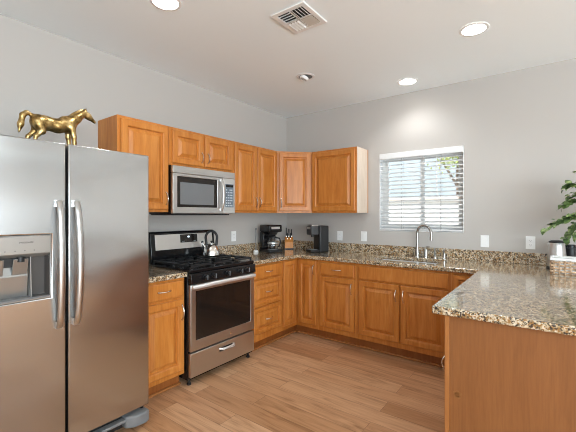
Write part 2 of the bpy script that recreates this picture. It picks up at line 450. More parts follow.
def cabinet(name, label, P, u, W, depth, z0, z1, fronts, group, toe=0, body=True, m=None, toe_span=None):
    F = frame_matrix(P, u); base = F @ Vector((W/2, -depth/2, 0)); base.z = z0 if not toe else 0
    t = thing(name, base, label, 'cabinet', group)
    def mk(): b = MB(); b.M = F; return b
    fz0 = z0 if not toe else toe
    if body: obj('body', mk().box((0.0005, -depth+.003, fz0), (W-.0005, -.0195, z1)), m or M['maple'], t, .0015)
    obj('face_frame', mk().box((0.0005, -.019, fz0), (W-.0005, 0, z1)), M['maple'], t, .0015)
    if toe:
        a, bb = toe_span or (0.0005, W-.0005)
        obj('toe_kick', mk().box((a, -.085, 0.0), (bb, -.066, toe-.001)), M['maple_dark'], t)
    for f in fronts:
        kind, a, bb, c, d = f[:5]; h = f[5] if len(f) > 5 else None
        b = mk()
        if kind == 'slab': slab(b, a, bb, c, d, .001); nm = 'drawer'
        else:
            raised(b, a, bb, c, d, .001, fr=.05 if kind == 'door' else .036); nm = 'door' if kind == 'door' else 'drawer'
        o = obj(nm, b, M['maple'], t)
        if h:
            b = mk(); pull(b, h[0], h[1], .021, h[2], h[3] if len(h) > 3 else .105); obj('handle', b, M['nickel'], o, smooth=True)
    return t

CT = .871          # underside of the worktop
FX = .61
GB = 'base cabinets'; GU = 'wall cabinets'
LF = lambda y: (FX, y)
# left run (u = +y)
cabinet('base_cabinet', 'honey maple base cabinet with drawer and door between refrigerator and range', LF(-2.53), (0, 1), .385, FX, 0, CT-.001,
        [('slab', .02, .370, .722, .850, (.19, .787, False)), ('door', .02, .370, .145, .700, (.345, .60, True, .115))], GB, .105)
cabinet('base_cabinet', 'honey maple drawer base cabinet with three drawers right of the range', LF(-1.375), (0, 1), .490, FX, 0, CT-.001,
        [('slab', .028, .468, .722, .852, (.248, .787, False)), ('rdraw', .028, .468, .455, .705, (.248, .583, False)), ('rdraw', .028, .468, .180, .437, (.248, .31, False))], GB, .105)
# corner base cabinet with two doors meeting at the inner corner
cc = thing('corner_cabinet', (.3, -.3, 0), 'honey maple corner base cabinet with two narrow doors meeting at right angles', 'cabinet', GB)
P_ = [(.003, -.8845), (.59, -.8845), (.59, -.59), (.8995, -.59), (.8995, -.003), (.003, -.003)]
obj('body', MB().prism(P_, .105, CT-.001), M['maple'], cc)
obj('face_frame', MB().prism([(.5905, -.8845), (.61, -.8845), (.61, -.61), (.8995, -.61), (.8995, -.5905), (.5905, -.5905)], .105, CT-.001), M['maple'], cc)
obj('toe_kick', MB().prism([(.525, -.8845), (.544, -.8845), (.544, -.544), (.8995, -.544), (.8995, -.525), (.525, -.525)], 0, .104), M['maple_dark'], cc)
b = MB(); b.M = frame_matrix((FX, -.875), (0, 1)); raised(b, 0, .225, .15, .855, .001, fr=.045); obj('door', b, M['maple'], cc)
b = MB(); b.M = frame_matrix((.645, -FX), (1, 0)); raised(b, 0, .232, .15, .855, .001, fr=.045); d = obj('door', b, M['maple'], cc)
b = MB(); b.M = frame_matrix((.645, -FX), (1, 0)); pull(b, .208, .755, .021, True); obj('handle', b, M['nickel'], d, smooth=True)
# back run (u = +x)
BK = lambda x: (x, -FX)
cabinet('base_cabinet', 'honey maple base cabinet with drawer and door left of the sink base', BK(.9), (1, 0), .46, FX, 0, CT-.001,
        [('slab', .030, .436, .715, .845, (.233, .78, False)), ('door', .030, .436, .160, .698, (.408, .60, True))], GB, .105)
cabinet('sink_cabinet', 'wide honey maple sink base cabinet with plain false front over two doors', BK(1.36), (1, 0), .885, FX, 0, CT-.001,
        [('slab', .024, .862, .715, .848), ('door', .024, .437, .160, .698, (.408, .60, True)), ('door', .449, .862, .160, .698, (.478, .60, True))], GB, .105, body=False)
sc_ = [o for o in bpy.data.objects if o.name.startswith('sink_cabinet')][0]
obj('body', MB().cells([1.3605, 1.38, 2.225, 2.2445], [-.607+.017, -.57, -.02, -.003], [(1, 1)], .105, CT-.001), M['maple'], sc_)
cabinet('base_cabinet', 'narrow honey maple base cabinet with drawer and door tucked behind the peninsula corner', BK(2.245), (1, 0), .27, FX, 0, CT-.001,
        [('rdraw', .022, .262, .715, .845), ('door', .022, .262, .160, .698)], GB, .105)
# peninsula (u = -y seen from inside the kitchen, facing -x)
cabinet('base_cabinet', 'honey maple peninsula base cabinet with plain veneer end panel facing the room', (2.538, -.64), (0, -1), 1.38, .60, 0, CT-.001,
        [('slab', .05, .68, .715, .845, (.36, .78, False)), ('slab', .70, 1.335, .715, .845, (1.02, .78, False)), ('door', .05, .68, .16, .698, (.65, .6, True)), ('door', .70, 1.335, .16, .698, (1.305, .60, True, .085))], GB, .105)
pn = [o for o in bpy.data.objects if o.name.startswith('base_cabinet') and 'peninsula base' in o['label']][0]
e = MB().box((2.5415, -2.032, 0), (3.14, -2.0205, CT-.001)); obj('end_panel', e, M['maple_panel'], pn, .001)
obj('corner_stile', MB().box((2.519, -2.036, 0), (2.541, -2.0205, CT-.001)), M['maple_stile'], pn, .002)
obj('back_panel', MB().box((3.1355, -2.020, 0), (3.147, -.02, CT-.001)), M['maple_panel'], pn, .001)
mb = MB()
for dx, dz, r in ((0, 0, .010), (.013, .006, .008), (-.012, .007, .008), (.007, -.012, .0075), (-.008, -.011, .008), (.001, .014, .007)):
    mb.cyl((2.576+dx, -2.0325, .494+dz), (2.576+dx, -2.0331, .494+dz), r, 12)
M['stain'] = mat('orange wood stain', (.24, .09, .02), .5)
obj('stain_mark', mb, M['stain'], pn)

# wall cabinets
UB, UT = 1.383, 2.122
UX = .31
cabinet('wall_cabinet', 'tall honey maple wall cabinet with one door above the refrigerator side', (UX, -2.53), (0, 1), .445, UX, UB, UT,
        [('door', .025, .435, UB+.022, UT-.022, (.408, UB+.115, True))], GU)
cabinet('wall_cabinet', 'short honey maple wall cabinet with two doors above the microwave', (UX, -2.083), (0, 1), .748, UX, 1.792, UT,
        [('door', .03, .362, 1.81, UT-.022, (.338, 1.89, True, .09)), ('door', .386, .725, 1.81, UT-.022, (.412, 1.89, True, .09))], GU)
cabinet('wall_cabinet', 'honey maple wall cabinet with two narrow doors right of the microwave', (UX, -1.333), (0, 1), .736, UX, UB, UT,
        [('door', .022, .360, UB+.022, UT-.022, (.336, UB+.115, True)), ('door', .372, .714, UB+.022, UT-.022, (.396, UB+.115, True))], GU)
ca = thing('corner_wall_cabinet', (.3, -.3, UB), 'honey maple diagonal wall cabinet across the room corner', 'cabinet', GU)
Pa, Pb = Vector((.31, -.595)), Vector((.605, -.29))
uu = (Pb-Pa).normalized(); nn = Vector((uu.y, -uu.x))
q0, q1 = Pa-nn*.0195, Pb-nn*.0195
obj('body', MB().prism([(.002, -.594), (.2955, -.594), tuple(q0+uu*.001), tuple(q1-uu*.001), (.604, -.2755), (.604, -.002), (.002, -.002)], UB, UT), M['maple'], ca)
W_ = (Pb-Pa).length; F = frame_matrix(Pa, uu)
b = MB(); b.M = F; obj('face_frame', b.box((0.0, -.019, UB), (W_, 0, UT)), M['maple'], ca, .0015)
b = MB(); b.M = F; raised(b, .022, W_-.022, UB+.022, UT-.022, .001, fr=.05); d = obj('door', b, M['maple'], ca)
b = MB(); b.M = F; pull(b, .045, UB+.115, .021, True); obj('handle', b, M['nickel'], d, smooth=True)
cabinet('wall_cabinet', 'honey maple wall cabinet with one wide door on the window wall', (.607, -.29), (1, 0), .596, .29, UB, UT,
        [('door', .014, .578, UB+.022, UT-.022)], GU)
bk_ = [o for o in bpy.data.objects if o.get('label', '').endswith('on the window wall')][0]
obj('side_panel', MB().box((1.2035, -.290, UB), (1.208, -.019, UT)), M['maple_side_glare'], bk_)
obj('scribe_strip', MB().box((1.2035, -.0185, UB), (1.2095, -.002, UT)), M['maple'], bk_)

# ------------------------------------------------------------------ worktops
CZ = .911
SX0, SX1, SY0, SY1 = 1.45, 2.09, -.50, -.125
t = thing('worktop', (.3, -2.33, CT), 'short speckled granite worktop between refrigerator and range', 'worktop', 'granite worktops')
obj('slab', MB().box((.002, -2.53, CT), (.648, -2.140, CZ)), M['granite'], t, .008, seg=3)
obj('backsplash', MB().box((.002, -2.53, CZ+.0005), (.022, -2.140, 1.015)), M['granite'], t, .003)
wt = thing('worktop', (1.8, -.3, CT), 'long speckled granite worktop with sink cutout and peninsula', 'worktop', 'granite worktops')
xs = [.002, .648, SX0, SX1, 2.464, 3.45]; ys = [-2.056, -1.386, -.648, SY0, SY1, -.002]
holes = [(i, 0) for i in range(4)] + [(i, 1) for i in (1, 2, 3)] + [(2, 3)]
obj('slab', MB().cells(xs, ys, holes, CT, CZ), M['granite'], wt, .008, seg=3)
obj('backsplash', MB().prism([(.002, -1.386), (.022, -1.386), (.022, -.022), (3.45, -.022), (3.45, -.002), (.002, -.002)], CZ+.0005, 1.015), M['granite'], wt, .003)

# sink (undermount, two bowls)
sk = thing('sink', (1.77, -.31, .70), 'stainless double bowl sink set under the granite worktop', 'sink')
def bowl(x0, x1, y0, y1):
    z1, z0 = CT-.0005, .70
    mb = MB()
    def ring(d, z): return [(x0+d, y0+d, z), (x1-d, y0+d, z), (x1-d, y1-d, z), (x0+d, y1-d, z)]
    R = [ring(-.012, z1), ring(0, z1), ring(.012, z0+.02), ring(.03, z0), ring(.03, z0-.003), ring(.009, z0+.016), ring(-.003, z1-.003), ring(-.012, z1-.003)]
    V = sum(R, []); F = []
    for r in range(len(R)):
        q = (r+1) % len(R)
        if r == 3: continue
        for k in range(4): F.append((r*4+k, r*4+(k+1) % 4, q*4+(k+1) % 4, q*4+k))
    F.append((12, 13, 14, 15)); F.append((19, 18, 17, 16)); mb.add(V, F); return mb
for (a, c_) in ((SX0+.012, 1.755), (1.785, SX1-.012)):
    o = obj('bowl', bowl(a, c_, SY0+.012, SY1-.012), M['sink_steel'], sk, smooth=True)
    obj('drain', MB().lathe([(.045, 0), (.045, .004), (.03, .002)], ((a+c_)/2, -.30, .7005), 20), M['chrome'], o, smooth=True)
obj('rim', MB().box((1.7675, SY0+.013, .83), (1.7725, SY1-.013, CT-.004)), M['steel_panel'], sk)

# faucet set
fx, fy = 1.797, -.072
ft = thing('faucet', (fx, fy, CZ), 'brushed nickel gooseneck faucet behind the sink', 'faucet')
obj('base', MB().lathe([(.028, 0), (.028, .006), (.021, .014), (.021, .075), (.0145, .09)], (fx, fy, CZ+.0005), 20), M['faucet'], ft, smooth=True)
pts = [(fx, fy, CZ+.085), (fx, fy, 1.165)]
d = Vector((.93, -.37, 0)).normalized(); R_ = .085
for i in range(1, 13):
    a = PI*i/12*1.02; pts.append(tuple(Vector((fx, fy, 1.165)) + d*(R_-R_*math.cos(a)) + Vector((0, 0, R_*math.sin(a)))))
e_ = Vector(pts[-1]); pts.append(tuple(e_+Vector((0, 0, -.035))))
obj('spout', MB().tube(pts, .0125, 14), M['faucet'], ft, smooth=True)
obj('spray_tip', MB().cyl(e_+Vector((0, 0, -.03)), e_+Vector((0, 0, -.062)), .0155, 16, .014), M['faucet'], ft, smooth=True)
def deck_piece(name, label, cat, x, parts):
    t = thing(name, (x, -.072, CZ), label, cat, None)
    for nm, prof, extra in parts:
        mb = MB().lathe(prof, (x, -.072, CZ+.0005), 18)
        if extra: extra(mb)
        obj(nm, mb, M['faucet'], t, smooth=True)
    return t
x = 1.884
t = thing('faucet_lever', (x, -.072, CZ), 'nickel faucet lever valve beside the gooseneck spout', 'faucet handle')
obj('valve_body', MB().lathe([(.024, 0), (.024, .006), (.018, .012), (.018, .085), (.012, .095)], (x, -.072, CZ+.0005), 18), M['faucet'], t, smooth=True)
obj('lever', MB().tube([(x, -.072, CZ+.09), (x+.01, -.08, CZ+.115), (x+.045, -.10, CZ+.118)], [.009, .007, .006], 10), M['faucet'], t, smooth=True)
x = 1.975
t = thing('side_sprayer', (x, -.072, CZ), 'slim nickel side sprayer on the sink deck next to the lever', 'sprayer')
obj('holder', MB().lathe([(.022, 0), (.022, .006), (.014, .02), (.012, .03)], (x, -.072, CZ+.0005), 18), M['faucet'], t, smooth=True)
obj('wand', MB().tube([(x, -.072, CZ+.028), (x, -.072, CZ+.085), (x, -.082, CZ+.105)], [.009, .0135, .012], 12), M['faucet'], t, smooth=True)
x = 2.065
t = thing('soap_dispenser', (x, -.072, CZ), 'nickel soap dispenser pump farthest right on the sink deck', 'dispenser')
obj('collar', MB().lathe([(.022, 0), (.022, .006), (.014, .014), (.012, .05)], (x, -.072, CZ+.0005), 18), M['faucet'], t, smooth=True)
obj('pump_spout', MB().tube([(x, -.072, CZ+.05), (x, -.072, CZ+.085), (x+.004, -.08, CZ+.094), (x+.006, -.13, CZ+.088)], [.008, .009, .008, .006], 10), M['faucet'], t, smooth=True)

# ------------------------------------------------------------------ refrigerator
FR0, FR1, FG = -3.50, -2.588, -3.073
FF = .836; FT = 1.747
fr = thing('refrigerator', (.42, -3.04, 0), 'stainless side by side refrigerator with ice dispenser left of the cabinets', 'refrigerator')
obj('cabinet_shell', MB().box((.03, FR0+.004, .03), (.755, FR1-.004, FT-.012)), M['dark_grey'], fr, .004)
obj('door', MB().box((.762, FG+.006, .125), (FF, FR1, FT)), M['steel_door'], fr, .007, seg=3)
# freezer door with a dispenser recess
DY0, DY1, DZ0, DZ1 = -3.435, -3.148, .928, 1.258
fd = obj('door', MB().cells([FR0, DY0, DY1, FG-.006], [.125, DZ0, DZ1, FT], [(1, 1)], .762, FF, 'x'), M['steel_door'], fr, .007, seg=3)
dp = obj('dispenser', MB().cells([DY0+.001, DY0+.006, DY1-.006, DY1-.001], [DZ0+.001, DZ0+.012, DZ1-.006, DZ1-.001], [(1, 1)], .80, FF+.0015, 'x'), M['recess_steel'], fr, .001)
obj('control_panel', MB().prism([(.80, 1.252), (FF+.003, 1.252), (FF+.003, 1.165), (.80, 1.145)], DY0+.006, DY1-.006, 'y'), M['pale_steel'], dp, .002)
# recess lining
ry0, ry1, rz0, rz1 = DY0+.006, DY1-.006, DZ0+.012, 1.15
obj('recess', MB().box((.766, ry0, rz0-.01), (.770, ry1, rz1+.09)).box((.770, ry0, rz0-.01), (FF-.002, ry0+.004, 1.145)).box((.770, ry1-.004, rz0-.01), (FF-.002, ry1, 1.145)), M['shaded_lining'], dp)
obj('overhang_shade_band', MB().box((.7765, ry0+.03, 1.10), (.80, ry1-.085, 1.1445)), M['black_matte'], dp)  # black band put in for the shade under the control panel
obj('back_plate', MB().prism([(.772, rz0+.004), (.776, rz0+.004), (.790, 1.05), (.775, 1.145), (.772, 1.145)], ry0+.03, ry1-.085, 'y'), M['recess_steel'], dp)
obj('divider', MB().prism([(.772, rz0+.002), (.815, rz0+.002), (.80, 1.145), (.772, 1.145)], ry1-.078, ry1-.074, 'y'), M['pale_steel'], dp)
obj('drip_tray', MB().box((.771, ry0+.004, rz0-.004), (FF+.006, ry1-.004, rz0+.003)), M['mid_grey'], dp, .001)
for yc in (-3.375, -3.275):
    b = MB().prism([(.790, 1.06), (.797, 1.06), (.822, 1.14), (.815, 1.14)], yc-.032, yc+.032, 'y'); obj('paddle', b, M['recess_steel'], dp, .002)
    obj('nozzle', MB().cyl((.812, yc, 1.125), (.812, yc, 1.149), .017, 14), M['black_matte'], dp, smooth=True)
for yc in (-3.345, -3.305, -3.265, -3.225):
    obj('button', MB().cyl((FF+.0025, yc, 1.182), (FF+.004, yc, 1.182), .0028, 10), M['mid_grey'], dp)
def text(name, s, size, M4, m, parent, ext=.0004):
    cu = bpy.data.curves.new(name, 'FONT'); cu.body = s; cu.size = size; cu.extrude = ext; cu.align_x = 'CENTER'; cu.align_y = 'CENTER'
    o = bpy.data.objects.new(name+'_tmp', cu); C.objects.link(o); bpy.context.view_layer.update()
    me = bpy.data.meshes.new_from_object(o.evaluated_get(bpy.context.evaluated_depsgraph_get())); bpy.data.objects.remove(o); bpy.data.curves.remove(cu)
    me.transform(M4); me.transform(Matrix.Translation(-world_of(parent))); me.materials.clear(); me.materials.append(m); me.name = name
    o = bpy.data.objects.new(name, me); C.objects.link(o); o.parent = parent; return o
def facing_x(x, y, z): return Matrix(((0, 0, 1, x), (1, 0, 0, y), (0, 1, 0, z), (0, 0, 0, 1)))
text('brand_lettering', 'FRIGIDAIRE', .0118, facing_x(FF+.0034, -3.258, 1.222), M['ink'], dp)
# handles
for yc in (FG-.042, FG+.042):
    pts = []
    for i in range(25):
        tt = i/24; z = .765+(1.432-.765)*tt
        pts.append((FF+.014+.046*math.sin(PI*tt)**.55, yc+(.004 if yc > FG else -.004)*math.sin(PI*tt), z))
    mb = MB().tube(pts, .01, 14, flat=(.017, .0105, (0, 1, 0)))
    for z in (.775, 1.422): mb.box((FF+.0005, yc-.014, z-.018), (FF+.022, yc+.014, z+.018))
    obj('handle', mb, M['handle_metal'], fr, smooth=True)
obj('kick_grille', MB().box((.70, FR0+.02, .028), (.79, FR1-.02, .118)), M['black_matte'], fr)
obj('grille_bar', MB().box((.791, FR0+.03, .075), (.835, FR1-.14, .092)), M['mid_grey'], fr, .004)
mb = MB().prism([(.70, -2.60), (.86, -2.60), (.875, -2.63), (.868, -2.70), (.835, -2.745), (.70, -2.745)], .035, .105)
obj('foot_cover', mb, M['mid_grey'], fr, .008)
obj('hinge_pin', MB().cyl((.80, -2.62, .105), (.80, -2.62, .126), .012, 12), M['black'], fr)
for yc in (-3.42, -2.66):
    for xc in (.12, .70): obj('foot', MB().cyl((xc, yc, 0), (xc, yc, .034), .02, 12), M['black_matte'], fr)

# ------------------------------------------------------------------ range
RY0, RY1 = -2.134, -1.392
rg = thing('gas_range', (.34, -1.763, 0), 'stainless and black gas range between the base cabinets', 'range')
RF = .672
obj('body', MB().box((.03, RY0, .045), (.64, RY1, .895)), M['black'], rg, .004)
for xc in (.10, .615):
    for yc in (RY0+.03, RY1-.03): obj('foot', MB().lathe([(.018, 0), (.018, .012), (.01, .014), (.01, .046)], (xc, yc, 0), 12), M['black_matte'], rg)
obj('cooktop', MB().box((.03, RY0-.002, .8955), (.665, RY1+.002, .925)), M['black'], rg, .006)
obj('control_panel', MB().prism([(.641, .810), (.676, .810), (.690, .82), (.682, .895), (.641, .895)], RY0, RY1, 'y'), M['black'], rg, .003)
for yc in (-2.000, -1.912, -1.756, -1.600, -1.512):
    k = obj('knob', MB().lathe([(.024, 0), (.024, .004), (.0205, .008), (.018, .030), (.015, .033)], (.687, yc, .856), 20, (1, 0, -.08)), M['black'], rg, smooth=True)
    obj('grip', MB().box((.718, yc-.0035, .836), (.7245, yc+.0035, .876)), M['mid_grey'], k, .002)
# oven door
dz0, dz1 = .275, .806
od = obj('oven_door', MB().cells([RY0+.004, RY0+.055, RY1-.055, RY1-.004], [dz0, dz0+.085, dz1-.055, dz1], [(1, 1)], .642, RF, 'x'), M['steel'], rg, .004)
obj('oven_window', MB().box((.645, RY0+.054, dz0+.084), (RF-.002, RY1-.054, dz1-.054)), M['black_glass'], od)
obj('emblem', MB().cyl((RF+.0003, -1.705, .318), (RF+.002, -1.705, .318), .011, 20), M['chrome'], od)
pts = []
for i in range(17):
    tt = i/16; y = RY0+.012+(RY1-RY0-.024)*tt
    pts.append((RF+.018+.035*math.sin(PI*tt)**.6, y, .788+.012*math.sin(PI*tt)))
mb = MB().tube(pts, .012, 12, flat=(.016, .010, (0, 0, 1)))
for y in (RY0+.022, RY1-.022): mb.box((RF+.0005, y-.012, .775), (RF+.024, y+.012, .80))
obj('handle', mb, M['strap'], od, smooth=True)
# storage drawer
dr = obj('drawer', MB().cells([RY0+.004, -1.83, -1.655, RY1-.004], [.072, .188, .222, .262], [(1, 1)], .642, RF, 'x'), M['steel'], rg, .003)
obj('pull_recess', MB().box((.645, -1.83, .188), (.652, -1.655, .222)), M['black_matte'], dr)
obj('handle', MB().tube([(.664, -1.825, .212), (.682, -1.80, .208), (.686, -1.742, .207), (.682, -1.685, .208), (.664, -1.66, .212)], .009, 10, flat=(.010, .007, (0, 0, 1))), M['strap'], dr, smooth=True)
# backguard
obj('backguard', MB().prism([(.03, .925), (.115, .925), (.120, 1.00), (.098, 1.195), (.085, 1.205), (.03, 1.205)], RY0+.002, RY1-.002, 'y'), M['black'], rg, .008)
def onbg(z): return .120-(z-1.0)*.022/.195
bgp = obj('console_panel', MB().prism([(onbg(1.04)+.001, 1.04), (onbg(1.04)+.004, 1.04), (onbg(1.178)+.004, 1.178), (onbg(1.178)+.001, 1.178)], RY0+.05, RY1-.035, 'y'), M['steel_panel'], rg, .001)
dsp = obj('display', MB().prism([(onbg(1.10)+.0045, 1.095), (onbg(1.10)+.006, 1.095), (onbg(1.17)+.006, 1.172), (onbg(1.17)+.0045, 1.172)], -1.82, -1.62, 'y'), M['black_glass'], rg)
tilt = Matrix.Rotation(-math.atan(.022/.195), 4, 'Y')
text('digits', '00', .022, Matrix.Translation((onbg(1.145)+.0068, -1.725, 1.148)) @ tilt @ facing_x(0, 0, 0), M['digits'], dsp)
for i in range(4):
    for s in (-1.80, -1.665):
        obj('key_mark', MB().box((onbg(1.11)+.0066, s+i*.008, 1.105+.0), (onbg(1.11)+.0072, s+i*.008+.005, 1.109)), M['key'], dsp)
# burners and grates
for xc, yc, r in ((.20, -1.98, .036), (.20, -1.55, .036), (.50, -1.98, .045), (.50, -1.55, .045), (.35, -1.763, .05)):
    bn = obj('burner', MB().lathe([(r+.02, 0), (r+.018, .006), (r, .008), (r, .014)], (xc, yc, .9255), 24), M['iron'], rg, smooth=True)
    obj('burner_cap', MB().lathe([(r*.82, 0), (r*.85, .004), (r*.8, .009), (.004, .010)], (xc, yc, .940), 24), M['black_matte'], bn, smooth=True)
gz = .958
g3 = [(RY0+.012, RY0+.252), (RY0+.256, RY1-.256), (RY1-.252, RY1-.012)]
for (a, c_) in g3:
    mb = MB(); h = .008; x0, x1 = .135, .64; ym = (a+c_)/2; xm_ = (x0+x1)/2
    def bar(p, q, wd=.006):
        mb.box((min(p[0], q[0])-wd, min(p[1], q[1])-wd, gz-.016), (max(p[0], q[0])+wd, max(p[1], q[1])+wd, gz))
    for y in (a+.008, c_-.008): bar((x0, y), (x1, y))
    for x in (x0, xm_, x1): bar((x, a+.008), (x, c_-.008))
    for xc in ((x0+xm_)/2, (xm_+x1)/2):
        bar((xc, a+.008), (xc, ym-.03), .005); bar((xc, ym+.03), (xc, c_-.008), .005)
        bar((xc-.10, ym), (xc-.035, ym), .005); bar((xc+.035, ym), (xc+.10, ym), .005)
    for x in (x0, x1):
        for y in (a+.008, c_-.008): mb.box((x-.007, y-.007, .9255), (x+.007, y+.007, gz-.016))
    obj('grate', mb, M['iron'], rg)

# ------------------------------------------------------------------ microwave
MY0, MY1, MZ0, MZ1, MF = -2.081, -1.353, 1.368, 1.788, .368
mw = thing('microwave', (.18, -1.717, MZ0), 'stainless over the range microwave under the short wall cabinet', 'microwave')
obj('body', MB().box((.003, MY0+.003, MZ0), (.335, MY1-.003, MZ1)), M['black'], mw, .003)
obj('vent_strip', MB().box((.336, MY0, 1.722), (MF, MY1, MZ1-.004)), M['steel'], mw, .003)
dY = -1.510
md = obj('door', MB().cells([MY0, MY0+.045, dY-.075, dY], [MZ0+.004, 1.428, 1.695, 1.720], [(1, 1)], .336, MF, 'x'), M['steel'], mw, .003)
obj('door_glass', MB().box((.339, MY0+.0455, 1.4285), (MF-.002, dY-.0755, 1.6945)), M['black_glass'], md)
obj('door_screen', MB().box((MF-.0018, MY0+.075, 1.452), (MF-.001, dY-.115, 1.645)), M['mesh_glass'], md)
pts = []
for i in range(15):
    tt = i/14; pts.append((MF+.012+.030*math.sin(PI*tt)**.7, dY-.028, 1.405+(1.70-1.405)*tt))
mb = MB().tube(pts, .01, 12, flat=(.013, .009, (0, 1, 0)))
for z in (1.412, 1.693): mb.box((MF+.0005, dY-.038, z-.010), (MF+.018, dY-.018, z+.010))
obj('handle', mb, M['steel'], md, smooth=True)
cp = obj('control_panel', MB().box((.336, dY+.003, MZ0+.004), (MF, MY1, 1.720)), M['steel_panel'], mw, .003)
kp = obj('keypad', MB().box((MF+.0003, dY+.028, 1.435), (MF+.0012, MY1-.018, 1.665)), M['keypad'], cp)
obj('display', MB().box((MF+.0013, dY+.036, 1.635), (MF+.0018, MY1-.026, 1.658)), M['black_glass'], kp)
mb = MB()
for r in range(7):
    for c_ in range(4):
        if (r*4+c_) % 9 == 7: continue
        y = dY+.036+c_*.0235; z = 1.445+r*.026
        mb.box((MF+.0013, y, z), (MF+.0018, y+.015, z+.012))
obj('key_print', mb, M['key'], kp)
obj('underside', MB().box((.02, MY0+.01, MZ0-.012), (.34, MY1-.05, MZ0-.0005)), M['black_matte'], mw, .003)

# ------------------------------------------------------------------ ceiling fittings
def downlight(x, y, label):
    t = thing('recessed_light', (x, y, H), label, 'ceiling light', 'lit recessed ceiling lights')
    obj('trim_ring', MB().lathe([(.078, -.001), (.078, -.006), (.097, -.004), (.098, -.0008)], (x, y, H), 40, cap=False), M['white'], t, smooth=True)
    obj('diffuser', MB().cyl((x, y, H-.0045), (x, y, H-.001), .078, 40), M['diffuser'], t)
    l = lamp('downlight_beam', 'SPOT', (0, 0, -.012), (0, 0, 0), 24, (.95, .985, 1.0), spot_size=math.radians(140), spot_blend=.8, shadow_soft_size=.07); l.parent = t
    return t
d0 = downlight(2.49, -1.045, 'round lit recessed ceiling light above the peninsula, nearest the right edge')
dup(d0, (1.78, -.334, H), 'round lit recessed ceiling light close to the window wall above the sink')
dup(d0, (1.0, -2.575, H), 'round lit recessed ceiling light at top edge above the refrigerator side')
for x, y in ((5.2, -1.2), (6.6, -.6), (7.4, -1.6), (6.5, -4.0)):  # added fill spots without fixtures, brightening the far walls for the steel reflections
    l_ = lamp('far_wall_fill', 'SPOT', (x, y, H-.02), (0, 0, 0), 85, (.95, .985, 1.0), spot_size=math.radians(140), spot_blend=.8, shadow_soft_size=.07)
x, y = 1.032, -1.056
t = thing('recessed_eyeball_light', (x, y, H), 'small unlit tilted eyeball light recessed in the ceiling', 'ceiling light')
obj('trim_ring', MB().lathe([(.066, -.001), (.069, -.007), (.087, -.004), (.088, -.0008)], (x, y, H), 40, cap=False), M['white'], t, smooth=True)
obj('housing', MB().cyl((x, y, H-.0025), (x, y, H-.001), .066, 36), M['mid_grey'], t)  # flat grey disc, the shade of the recess put into its colour
obj('gimbal', MB().lathe([(.046, 0), (.045, .012), (.038, .024), (.034, .026), (.032, .016), (.012, .010)], (x-.010, y-.006, H-.004), 28, (-.35, -.25, -1)), M['plastic_white'], t, smooth=True)
obj('lens', MB().lathe([(.030, 0), (.026, .002), (.001, .003)], (x-.018, y-.012, H-.022), 24, (-.35, -.25, -1)), M['lamp_off'], t, smooth=True)
# air register
vt = thing('ceiling_vent', (1.565, -1.918, H), 'square white ceiling air vent with four louver quarters', 'vent')
VX0, VX1, VY0, VY1 = 1.43, 1.70, -2.066, -1.77
obj('vent_frame', MB().cells([VX0, VX0+.035, VX1-.035, VX1], [VY0, VY0+.035, VY1-.035, VY1], [(1, 1)], H-.010, H-.001), M['white'], vt, .004)
obj('duct_backing', MB().box((VX0+.03, VY0+.03, H-.003), (VX1-.03, VY1-.03, H-.001)), M['duct'], vt)
xm_, ym_ = (VX0+VX1)/2, (VY0+VY1)/2
obj('vent_cross', MB().box((xm_-.004, VY0+.035, H-.009), (xm_+.004, VY1-.035, H-.0035)).box((VX0+.035, ym_-.004, H-.009), (VX1-.035, ym_+.004, H-.0035)), M['white'], vt)
def louver(x0, x1, y0, y1, along, sgn, m):
    mb = MB(); n = 4
    for i in range(n):
        f = (i+.5)/n
        if along == 'x':
            yc = y0+(y1-y0)*f
            mb.M = Matrix.Translation(((x0+x1)/2, yc, H-.0085)) @ Matrix.Rotation(-sgn*.95, 4, 'X'); mb.box((-(x1-x0)/2, -.0085, -.0009), ((x1-x0)/2, .0085, .0009))
        else:
            xc = x0+(x1-x0)*f
            mb.M = Matrix.Translation((xc, (y0+y1)/2, H-.0085)) @ Matrix.Rotation(-sgn*.95, 4, 'Y'); mb.box((-.0085, -(y1-y0)/2, -.0009), (.0085, (y1-y0)/2, .0009))
    return mb
a, c_ = .036, .005
obj('louver', louver(VX0+a, xm_-c_, VY0+a, ym_-c_, 'x', -1, 0), M['white'], vt)
obj('louver', louver(VX0+a, xm_-c_, ym_+c_, VY1-a, 'y', 1, 0), M['white'], vt)
obj('louver', louver(xm_+c_, VX1-a, ym_+c_, VY1-a, 'x', 1, 0), M['beige'], vt)
obj('louver', louver(xm_+c_, VX1-a, VY0+a, ym_-c_, 'y', -1, 0), M['white'], vt)

# ------------------------------------------------------------------ outlets
def outlet(u, z, wall, label, kind):
    mid = (u, -.0, z) if wall == 'b' else (0, u, z)
    t = thing('wall_outlet' if kind == 'o' else 'light_switch', mid, label, 'outlet' if kind == 'o' else 'switch', 'wall plates above the worktop')
    Mx = Matrix(((1, 0, 0, u), (0, -1, 0, 0), (0, 0, 1, z), (0, 0, 0, 1))) if wall == 'b' else Matrix(((0, 1, 0, 0), (1, 0, 0, u), (0, 0, 1, z), (0, 0, 0, 1)))
    def mk(): b = MB(); b.M = Mx; return b
    obj('cover_plate', mk().box((-.036, .0005, -.058), (.036, .006, .058)), M['plastic_white'], t, .002)
    if kind == 'o':
        for s in (-.02, .02):
            r = obj('socket', mk().box((-.0165, .0062, s-.014), (.0165, .008, s+.014)), M['plastic_white'], t, .003)
            obj('slots', mk().box((-.008, .0081, s-.003), (-.006, .0085, s+.006)).box((.006, .0081, s-.003), (.008, .0085, s+.006)).box((-.002, .0081, s-.010), (.002, .0085, s-.006)), M['plastic_grey'], r)
    else:
        obj('rocker', mk().box((-.016, .0062, -.032), (.016, .0095, .032)), M['plastic_white'], t, .002)
    return t
